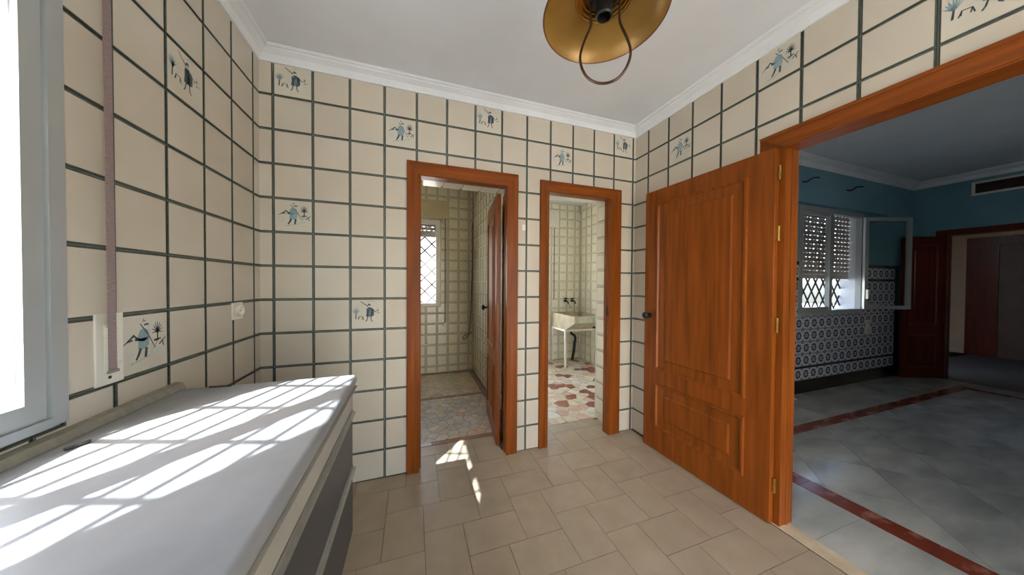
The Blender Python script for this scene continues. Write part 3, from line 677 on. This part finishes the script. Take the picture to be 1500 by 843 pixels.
YLt = [-YLA+.002]+[-YLA+.045+PT*k for k in range(7)]
lay(wlr, 'right', XLR, YLt, ZLt, [], ('laundry_tile', 'laundry_rim'), rim=.004, gap=.009)
w3 = empty('window_3', (2.5, YLA, .95), 'white framed laundry window hidden beside the doorway', kind='structure')  # unseen window inferred from its shutter box, made taller to light the laundry
b = B(); b.box(2.9, 2.955, YLA+.01, YLA+.05, .305, 2.215); b.box(2.105, 2.16, YLA+.01, YLA+.05, .305, 2.215); b.box(2.16, 2.9, YLA+.01, YLA+.05, .305, .35); b.box(2.16, 2.9, YLA+.01, YLA+.05, 2.16, 2.215); b.build('frame', 'white_plastic', w3)
bx('pane', 'glass', w3, 2.16, 2.9, YLA+.025, YLA+.029, .35, 2.16)
lb = empty('shutter_box', (2.6, YLA, 2.23), 'white shutter box high on the laundry wall', 'shutter box')
bx('cover', 'white_plastic', lb, 2.05, 3.175, YLA-.02, YLA-.001, 2.234, 2.515, bev=.002)
for z in (2.26, 2.48): bx('screw', 'iron_black', lb, 3.06, 3.068, YLA-.0225, YLA-.0202, z, z+.008)
B().box(3.086, 3.102, YLA-.014, YLA-.012, 1.03, 2.233).build('shutter_strap', 'strap', None, label='thin shutter strap hanging beside the laundry taps', cat='strap')
bx('junction_box', 'white_plastic', None, 3.53, 3.59, YLA-.045, YLA-.001, 2.38, 2.50, bev=.004, label='small white junction box high in the laundry corner', cat='box')
for x, nm in ((3.298, 'black wall tap with a spout over the laundry sink'), (3.433, 'black wall tap nearer the laundry corner over the sink')):
    z = 1.0; t = empty('water_tap', (x, YLA-.05, z), nm, 'tap')
    b = B(); b.tube([(x, YLA-.001, z), (x, YLA-.06, z)], .016, 12); b.tube(smoothp([(x, YLA-.05, z), (x+.012, YLA-.09, z-.005), (x+.02, YLA-.11, z-.045)], 4), .011, 10); b.build('body', 'iron_black', t, smooth=True)
    b = B(); b.tube([(x, YLA-.045, z), (x, YLA-.045, z+.04)], .008, 8); b.tube([(x-.035, YLA-.045, z+.044), (x+.035, YLA-.045, z+.044)], .009, 8); b.build('handle', 'iron_black', t, smooth=True)
    if x < 3.4:
        b = B(); b.tube([(x+.02, YLA-.11, z-.045), (x+.045, YLA-.11, z-.075), (x+.05, YLA-.11, z-.105)], .009, 8); b.build('nozzle', 'aluminium', t, smooth=True)
# laundry sink: deep tub with an overhanging front, on a white steel stand
sk = empty('laundry_sink', (3.31, 1.95, .0), 'old cream stone laundry sink with sloping front on a white stand', 'sink')
X0, X1 = 3.05, 3.58
so = [(2.295, .588), (1.83, .588), (1.56, .722), (1.56, .815), (2.295, .815)]
b = B(); n = len(so)
L0 = [b.v((X0, y, z)) for y, z in so]; L1 = [b.v((X1, y, z)) for y, z in so]
b.face(L0); b.face(L1[::-1])
for i in (0, 1, 2, 4): b.face([L0[i], L0[(i+1) % n], L1[(i+1) % n], L1[i]])
# rim and basin
o4 = [L0[3], L1[3], L1[4], L0[4]]; t_ = .035
i4 = [b.v((X0+t_, 1.60, .815)), b.v((X1-t_, 1.60, .815)), b.v((X1-t_, 2.26, .815)), b.v((X0+t_, 2.26, .815))]
d4 = [b.v((X0+t_+.02, 1.74, .70)), b.v((X1-t_-.02, 1.74, .70)), b.v((X1-t_-.02, 2.24, .63)), b.v((X0+t_+.02, 2.24, .63))]
for i in range(4): b.face([o4[i], o4[(i+1) % 4], i4[(i+1) % 4], i4[i]]); b.face([i4[i], i4[(i+1) % 4], d4[(i+1) % 4], d4[i]])
b.face(d4); b.build('basin', 'sink_stone', sk)
b = B()
for k in range(7): y = 1.63+.04*k; b.box(X0+.06, X1-.06, y, y+.014, .70+(.815-.70)*max(0, (1.74-y)/.14)*.55, .716+(.815-.70)*max(0, (1.74-y)/.14)*.6)
b.build('washboard_ribs', 'sink_stone', sk)
for x in (3.06, 3.57):
    for y in (1.85, 2.27): bx('leg', 'white_steel', sk, x-.013, x+.013, y-.013, y+.013, 0, .556)
b = B(); b.box(3.047, 3.583, 1.837, 1.863, .556, .586); b.box(3.047, 3.583, 2.257, 2.283, .556, .586); b.box(3.047, 3.073, 1.863, 2.257, .556, .586); b.box(3.557, 3.583, 1.863, 2.257, .556, .586); b.build('stand_frame', 'white_steel', sk)
B().tube(smoothp([(3.55, 1.80, .66), (3.53, 1.76, .66), (3.515, 1.745, .625), (3.48, 1.74, .615)], 4), .014, 8).build('overflow', 'iron_black', sk, smooth=True)
pp = [(3.33, 2.14, .588), (3.33, 2.14, .50), (3.345, 2.14, .46), (3.40, 2.15, .43), (3.425, 2.16, .38), (3.42, 2.17, .3)]
B().tube(smoothp(pp, 5), .02, 10).build('drain_pipe', 'iron_black', sk, smooth=True)
B().tube([(3.42, 2.17, .33), (3.415, 2.19, .15), (3.40, 2.215, .006)], [.024, .026, .022], 10).build('drain_hose', 'green_hose', sk, smooth=True, label='dark green drain hose')
# ------------------------------------------------------------------ living room
LY, LX, LZ = .061, 7.855, 2.80
LXW = (5.17, 6.50, .965, 2.25)           # window opening x0,x1,z0,z1
floor_v = wall_boxes('floor_living', [(2.70, 11.6, -3.3, .4, -.12, -.004)], 'marble_joint', 'grey marble living room floor with red marble borders')
wlv = wall_boxes('wall_living', [(2.77, LXW[0], LY+T, .295, 0, 3.0), (LXW[1], 7.95, LY+T, .295, 0, 3.0), (LXW[0], LXW[1], LY+T, .295, 0, LXW[2]), (LXW[0], LXW[1], LY+T, .295, LXW[3], 3.0)], 'blue_wall', 'blue living room wall with a patterned tile dado and window')
DY = (-1.55, -.20, 2.03)
wle = wall_boxes('wall_living_end', [(LX, 7.97, DY[1], .3, 0, 3.0), (LX, 7.97, -3.3, DY[0], 0, 3.0), (LX, 7.97, DY[0], DY[1], DY[2], 3.0)], 'blue_wall', 'blue living room end wall with a wide doorway')
wall_boxes('ceiling_living', [(2.76, 7.95, -3.3, .3, LZ, 3.0)], 'white_plaster', 'white living room ceiling in shade')
cornice('trim_2', [(2.81, LY+.006, LZ, 0, -1), (LX, LY+.006, LZ, -1, -1), (LX, -3.2, LZ, -1, 0)], .095, .095, 'white plaster cornice around the living room ceiling', None)
XT = [5.024-.073+.1505*k for k in range(-14, 17)]; XT = [x for x in XT if x > 2.82]+[7.36]
ZT = [.155, .298]; lay(wlv, 'back', LY, XT, ZT, [], ('azulejo', 'azulejo'), rim=0, gap=.0015)
ZT2 = [.318, .466, .614, .762, .910, 1.058, 1.206, 1.354]; lay(wlv, 'back', LY, XT, ZT2, [(LXW[0]-.02, LXW[1]+.02, LXW[2]-.03, 3)], ('azulejo', 'azulejo'), rim=0, gap=.0015)
lay(wlv, 'back', LY, XT, [1.385, 1.533], [(LXW[0]-.02, LXW[1]+.02, LXW[2]-.03, 3)], ('azulejo', 'azulejo'), rim=0, gap=.0015)
for (za, zc, full) in ((.0, .152, 1), (.300, .316, 1), (1.356, 1.383, 0), (1.535, 1.575, 0)):
    for (a, c) in (((2.82, 7.36),) if full else ((2.82, LXW[0]-.022), (LXW[1]+.022, 7.36))): bx('border_strip', 'black_tile', wlv, a, c, LY-.004, LY+.006, za, zc)
bx('border_strip', 'black_tile', wlv, 7.365, 7.47, LY-.004, LY+.006, 0, 1.575)
wall_boxes('wall_living_near', [(2.80, 2.808, OPN[1], LY, 0, 2.8), (2.80, 2.808, -3.2, OPN[0], 0, 2.8), (2.80, 2.808, OPN[0], OPN[1], OPN[2], 2.8)], 'blue_wall', 'blue living room wall on the far side of the kitchen wall')
# marble floor
def slab(x0, x1, y0, y1, m_, nm='slab'): bx(nm, m_, floor_v, x0+.001, x1-.001, y0+.001, y1-.001, -.006, 0.0)
xs = [2.80, 3.20, 3.34]
bx('threshold_strip', 'stone_cream', floor_v, 2.694, 2.778, -2.44, -1.05, -.006, .001, label='cream stone threshold strip')
y = LY-.02
while y > -3.2: slab(2.78, 3.205, max(y-.62, -3.2), y, 'grey_marble'); y -= .62
y = -.42
while y > -3.2: slab(3.207, 3.338, max(y-.5, -3.2), y, 'red_marble', 'border_slab'); y -= .5
x = 3.207
while x < 7.55: slab(x, min(x+.45, 7.55), -.515, -.42, 'red_marble', 'border_slab') if x > 3.21 else slab(x, x+.45, -.42, -.33, 'red_marble', 'border_slab'); x += .45
y = -.517
while y > -3.2: slab(7.42, 7.55, max(y-.5, -3.2), y, 'red_marble', 'border_slab'); y -= .5
x = 3.207
while x < 7.85: slab(x, min(x+.5, 7.85), -.418, LY, 'grey_marble'); x += .5
y = -.42
while y > -3.2: slab(7.552, 7.85, max(y-.6, -3.2), y, 'grey_marble'); y -= .6
a_ = 4.90; q_ = .561
for i in range(-8, 14):
    for j in range(-12, 12):
        d0, d1_, s0, s1 = a_+q_*i, a_+q_*(i+1), 2.40+q_*j, 2.40+q_*(j+1); e_ = .0015
        poly = [((s+d)/2, (s-d)/2) for s, d in ((s0+e_, d0+e_), (s1-e_, d0+e_), (s1-e_, d1_-e_), (s0+e_, d1_-e_))]
        for (nx, ny, dd) in ((-1, 0, -3.340), (1, 0, 7.418), (0, 1, -.517), (0, -1, 3.2)):
            poly = clip(poly, nx, ny, dd)
            if len(poly) < 3: break
        if len(poly) < 3: continue
        B().prism([(x, y, -.006) for x, y in poly], (0, 0, .006)).build('slab', 'grey_marble', floor_v)
# living room window
w4 = empty('window_4', (5.8, LY, LXW[2]), 'living room window with a slotted roller shutter and one sash swung open', kind='structure')
a, c, za, zc = LXW
b = B(); b.box(a-.02, a+.03, LY-.006, LY+.05, za-.03, zc); b.box(c-.03, c+.02, LY-.006, LY+.05, za-.03, zc); b.box(a+.03, c-.03, LY-.006, LY+.05, za-.03, za+.02); b.box(a+.03, c-.03, LY-.006, LY+.05, zc-.06, zc); b.build('frame', 'frame_alu', w4)
b = B(); m0 = 5.80; b.box(a+.031, a+.07, LY+.005, LY+.04, za+.022, zc-.062); b.box(m0-.025, m0+.03, LY+.0, LY+.045, za+.022, zc-.062); b.box(a+.07, m0-.025, LY+.005, LY+.04, za+.022, za+.06); b.box(a+.07, m0-.025, LY+.005, LY+.04, zc-.1, zc-.062); sh = b.build('sash', 'frame_alu', w4)
bx('pane', 'glass', sh, a+.07, m0-.025, LY+.02, LY+.024, za+.06, zc-.1)
f_ = rot_map((6.475, LY-.012), math.radians(-20))
SW = .60
b = B(f_); b.box(0, .045, -.03, 0, za+.02, zc-.06); b.box(SW-.045, SW, -.03, 0, za+.02, zc-.06); b.box(.045, SW-.045, -.03, 0, za+.02, za+.065); b.box(.045, SW-.045, -.03, 0, zc-.105, zc-.06); sh = b.build('sash', 'frame_alu', w4)
B(f_).box(.045, SW-.045, -.017, -.013, za+.065, zc-.105).build('pane', 'glass', sh)
B(f_).box(.01, .03, -.06, -.031, 1.12, 1.24).build('handle', 'white_plastic', sh)
for (xa, xb) in ((a, a+.004), (c-.004, c)): bx('reveal', 'white_plaster', w4, xa, xb, LY+.051, .29, za, zc)
bx('reveal', 'white_plaster', w4, a+.004, c-.004, LY+.051, .33, za-.002, za+.006)
shutter(w4, 'y', .19, a+.005, c-.005, zc, 1.38, pitch=.056, every=.078, slotw=.036, sh=.012)
lattice(w4, 'y', .27, a+.003, c-.003, za, zc, .17, .235, .010)
lbx = empty('shutter_box', (6.0, LY, 2.25), 'blue painted shutter box above the living room window', 'shutter box')
bx('cover', 'blue_wall', lbx, 5.0, 6.95, LY-.062, LY+.005, 2.255, 2.515, bev=.002)
for x, nm in ((5.06, 'black curtain bracket at the near end of the blue shutter box'), (5.95, 'black curtain bracket over the middle of the blue shutter box')):
    B().tube(smoothp([(x, LY-.062, 2.48), (x+.01, LY-.10, 2.47), (x+.03, LY-.14, 2.50), (x+.10, LY-.16, 2.505)], 4), .008, 8).build('curtain_bracket', 'iron_black', None, smooth=True, label=nm, cat='bracket')
so_ = empty('wall_socket', (6.65, LY, .66), 'pale double socket on the patterned tiles under the living room window', 'socket')
bx('plate', 'white_plastic', so_, 6.61, 6.70, LY-.012, LY-.001, .65, .83, bev=.003)
for z in (.67, .77): bx('cup', 'beige_panel', so_, 6.635, 6.675, LY-.014, LY-.0115, z, z+.04)
cb2 = empty('cable_end', (4.75, -.06, 0), 'black cable with a pale plug lying on the marble floor by the tiles', 'cable')
B().tube(smoothp([(4.55, LY-.02, .14), (4.62, LY-.03, .14), (4.72, LY-.05, .13), (4.80, LY-.07, .09)], 4), .008, 8).build('cord', 'black', cb2, smooth=True)
B().tube([(4.80, LY-.07, .09), (4.86, LY-.09, .045), (4.92, LY-.12, .006)], [.016, .014, .006], 8).build('plug', 'white_plastic', cb2, smooth=True)
# end wall: vent, doorway, folded door leaf, hallway beyond
vt = empty('air_vent', (LX, -.7, 2.49), 'long dark air vent with a pale frame high on the blue end wall', 'vent')
b = B(); b.box(LX-.015, LX-.001, -1.30, -.405, 2.64, 2.665); b.box(LX-.015, LX-.001, -1.30, -.405, 2.49, 2.515); b.box(LX-.015, LX-.001, -.430, -.405, 2.515, 2.64); b.box(LX-.015, LX-.001, -1.30, -1.275, 2.515, 2.64); b.build('frame', 'white_plastic', vt)
bx('backing', 'black', vt, LX-.004, LX-.001, -1.275, -.43, 2.515, 2.64)
for k in range(4): B().prism([(LX-.013, -1.275, 2.527+.03*k), (LX-.005, -1.275, 2.533+.03*k), (LX-.005, -1.275, 2.536+.03*k), (LX-.013, -1.275, 2.530+.03*k)], (0, .845, 0)).build('slat', 'wood_dark_z', vt)
mp_end = lambda p: Vector((LX-p.y, p.x, p.z))
d4_ = empty('door_4', (LX, -.9, 0), 'dark wooden doorway at the far end of the living room with its leaf folded back', kind='structure')
door_frame(d4_, mp_end, -1.5, -.235, 1.99, -1.60, -.14, 2.07, .12, 'wood_dark_z', 'wood_dark_z')
panel_leaf(d4_, rot_map((7.80, -.185), math.radians(157)), .50, 1.98, .034, [(.06, .44, .75, 1.86), (.06, .44, .16, .62)], 'wood_dark_z', None, 1.05, .0, ())
hx = 10.9
wall_boxes('wall_hall_end', [(hx, hx+.12, -3.3, 1.3, 0, 3.0)], 'beige_wall', 'beige wall at the end of the dark hallway')
wall_boxes('wall_hall_side', [(7.97, hx, .62, .75, 0, 3.0)], 'beige_wall', 'beige hallway side wall')
wall_boxes('wall_hall_front', [(7.97, hx, -3.3, -3.2, 0, 3.0)], 'beige_wall', 'beige hallway wall on the hidden side')
wall_boxes('floor_hall', [(7.97, 11, .3, .75, -.12, -.004)], 'marble_joint', 'dark hallway floor strip')
wall_boxes('ceiling_hall', [(7.95, 11.02, -3.3, .75, 2.6, 3.0)], 'white_plaster', 'hallway ceiling in deep shade')
bx('baseboard_hall', 'stone_cream', None, hx-.012, hx, .36, .62, 0, .08, label='pale skirting along the hallway end wall', kind='structure')
mp_h = lambda p: Vector((hx-p.y, p.x, p.z))
d5 = empty('door_5', (hx, -.4, 0), 'dark wooden door closed at the end of the hallway', kind='structure')
for (o0, u0) in ((.345, .02), (-.95, -.85)):
    B(mp_h).box(min(o0, u0), max(o0, u0), 0, .04, 0, 2.2).build('architrave', 'wood_dark_z', d5)
B(mp_h).box(-.85, .02, 0, .04, 2.06, 2.2).build('architrave', 'wood_dark_z', d5)
B(mp_h).box(-.85, .02, 0, .02, 0, 2.06).build('leaf', 'door_brown', d5)
# ------------------------------------------------------------------ outdoors
g = B(); g.box(-30, 30, -30, 30, -.5, -.13); g.build('ground', 'ground', None, label='pale concrete ground outside the windows', kind='structure')
wall_boxes('added_sun_roof', [(-.6, 7.2, -6.2, -3.3, 2.45, 2.6), (-.6, -.5, -6.2, -6.1, -.13, 2.45), (7.1, 7.2, -6.2, -6.1, -.13, 2.45)], 'facade', 'unseen flat roof on posts added to keep sun out of the rear openings')  # added out of view to block direct sun at the rear openings
hs = empty('white_house', (1.5, 7.0, -.13), 'sunlit white house seen through the bathroom window lattice', 'building')
bx('wall', 'facade', hs, -6, 11, 7, 8, -.13, 4.5)
bx('roof_ledge', 'facade', hs, -6.1, 11.1, 6.9, 8.1, 4.5, 4.62)
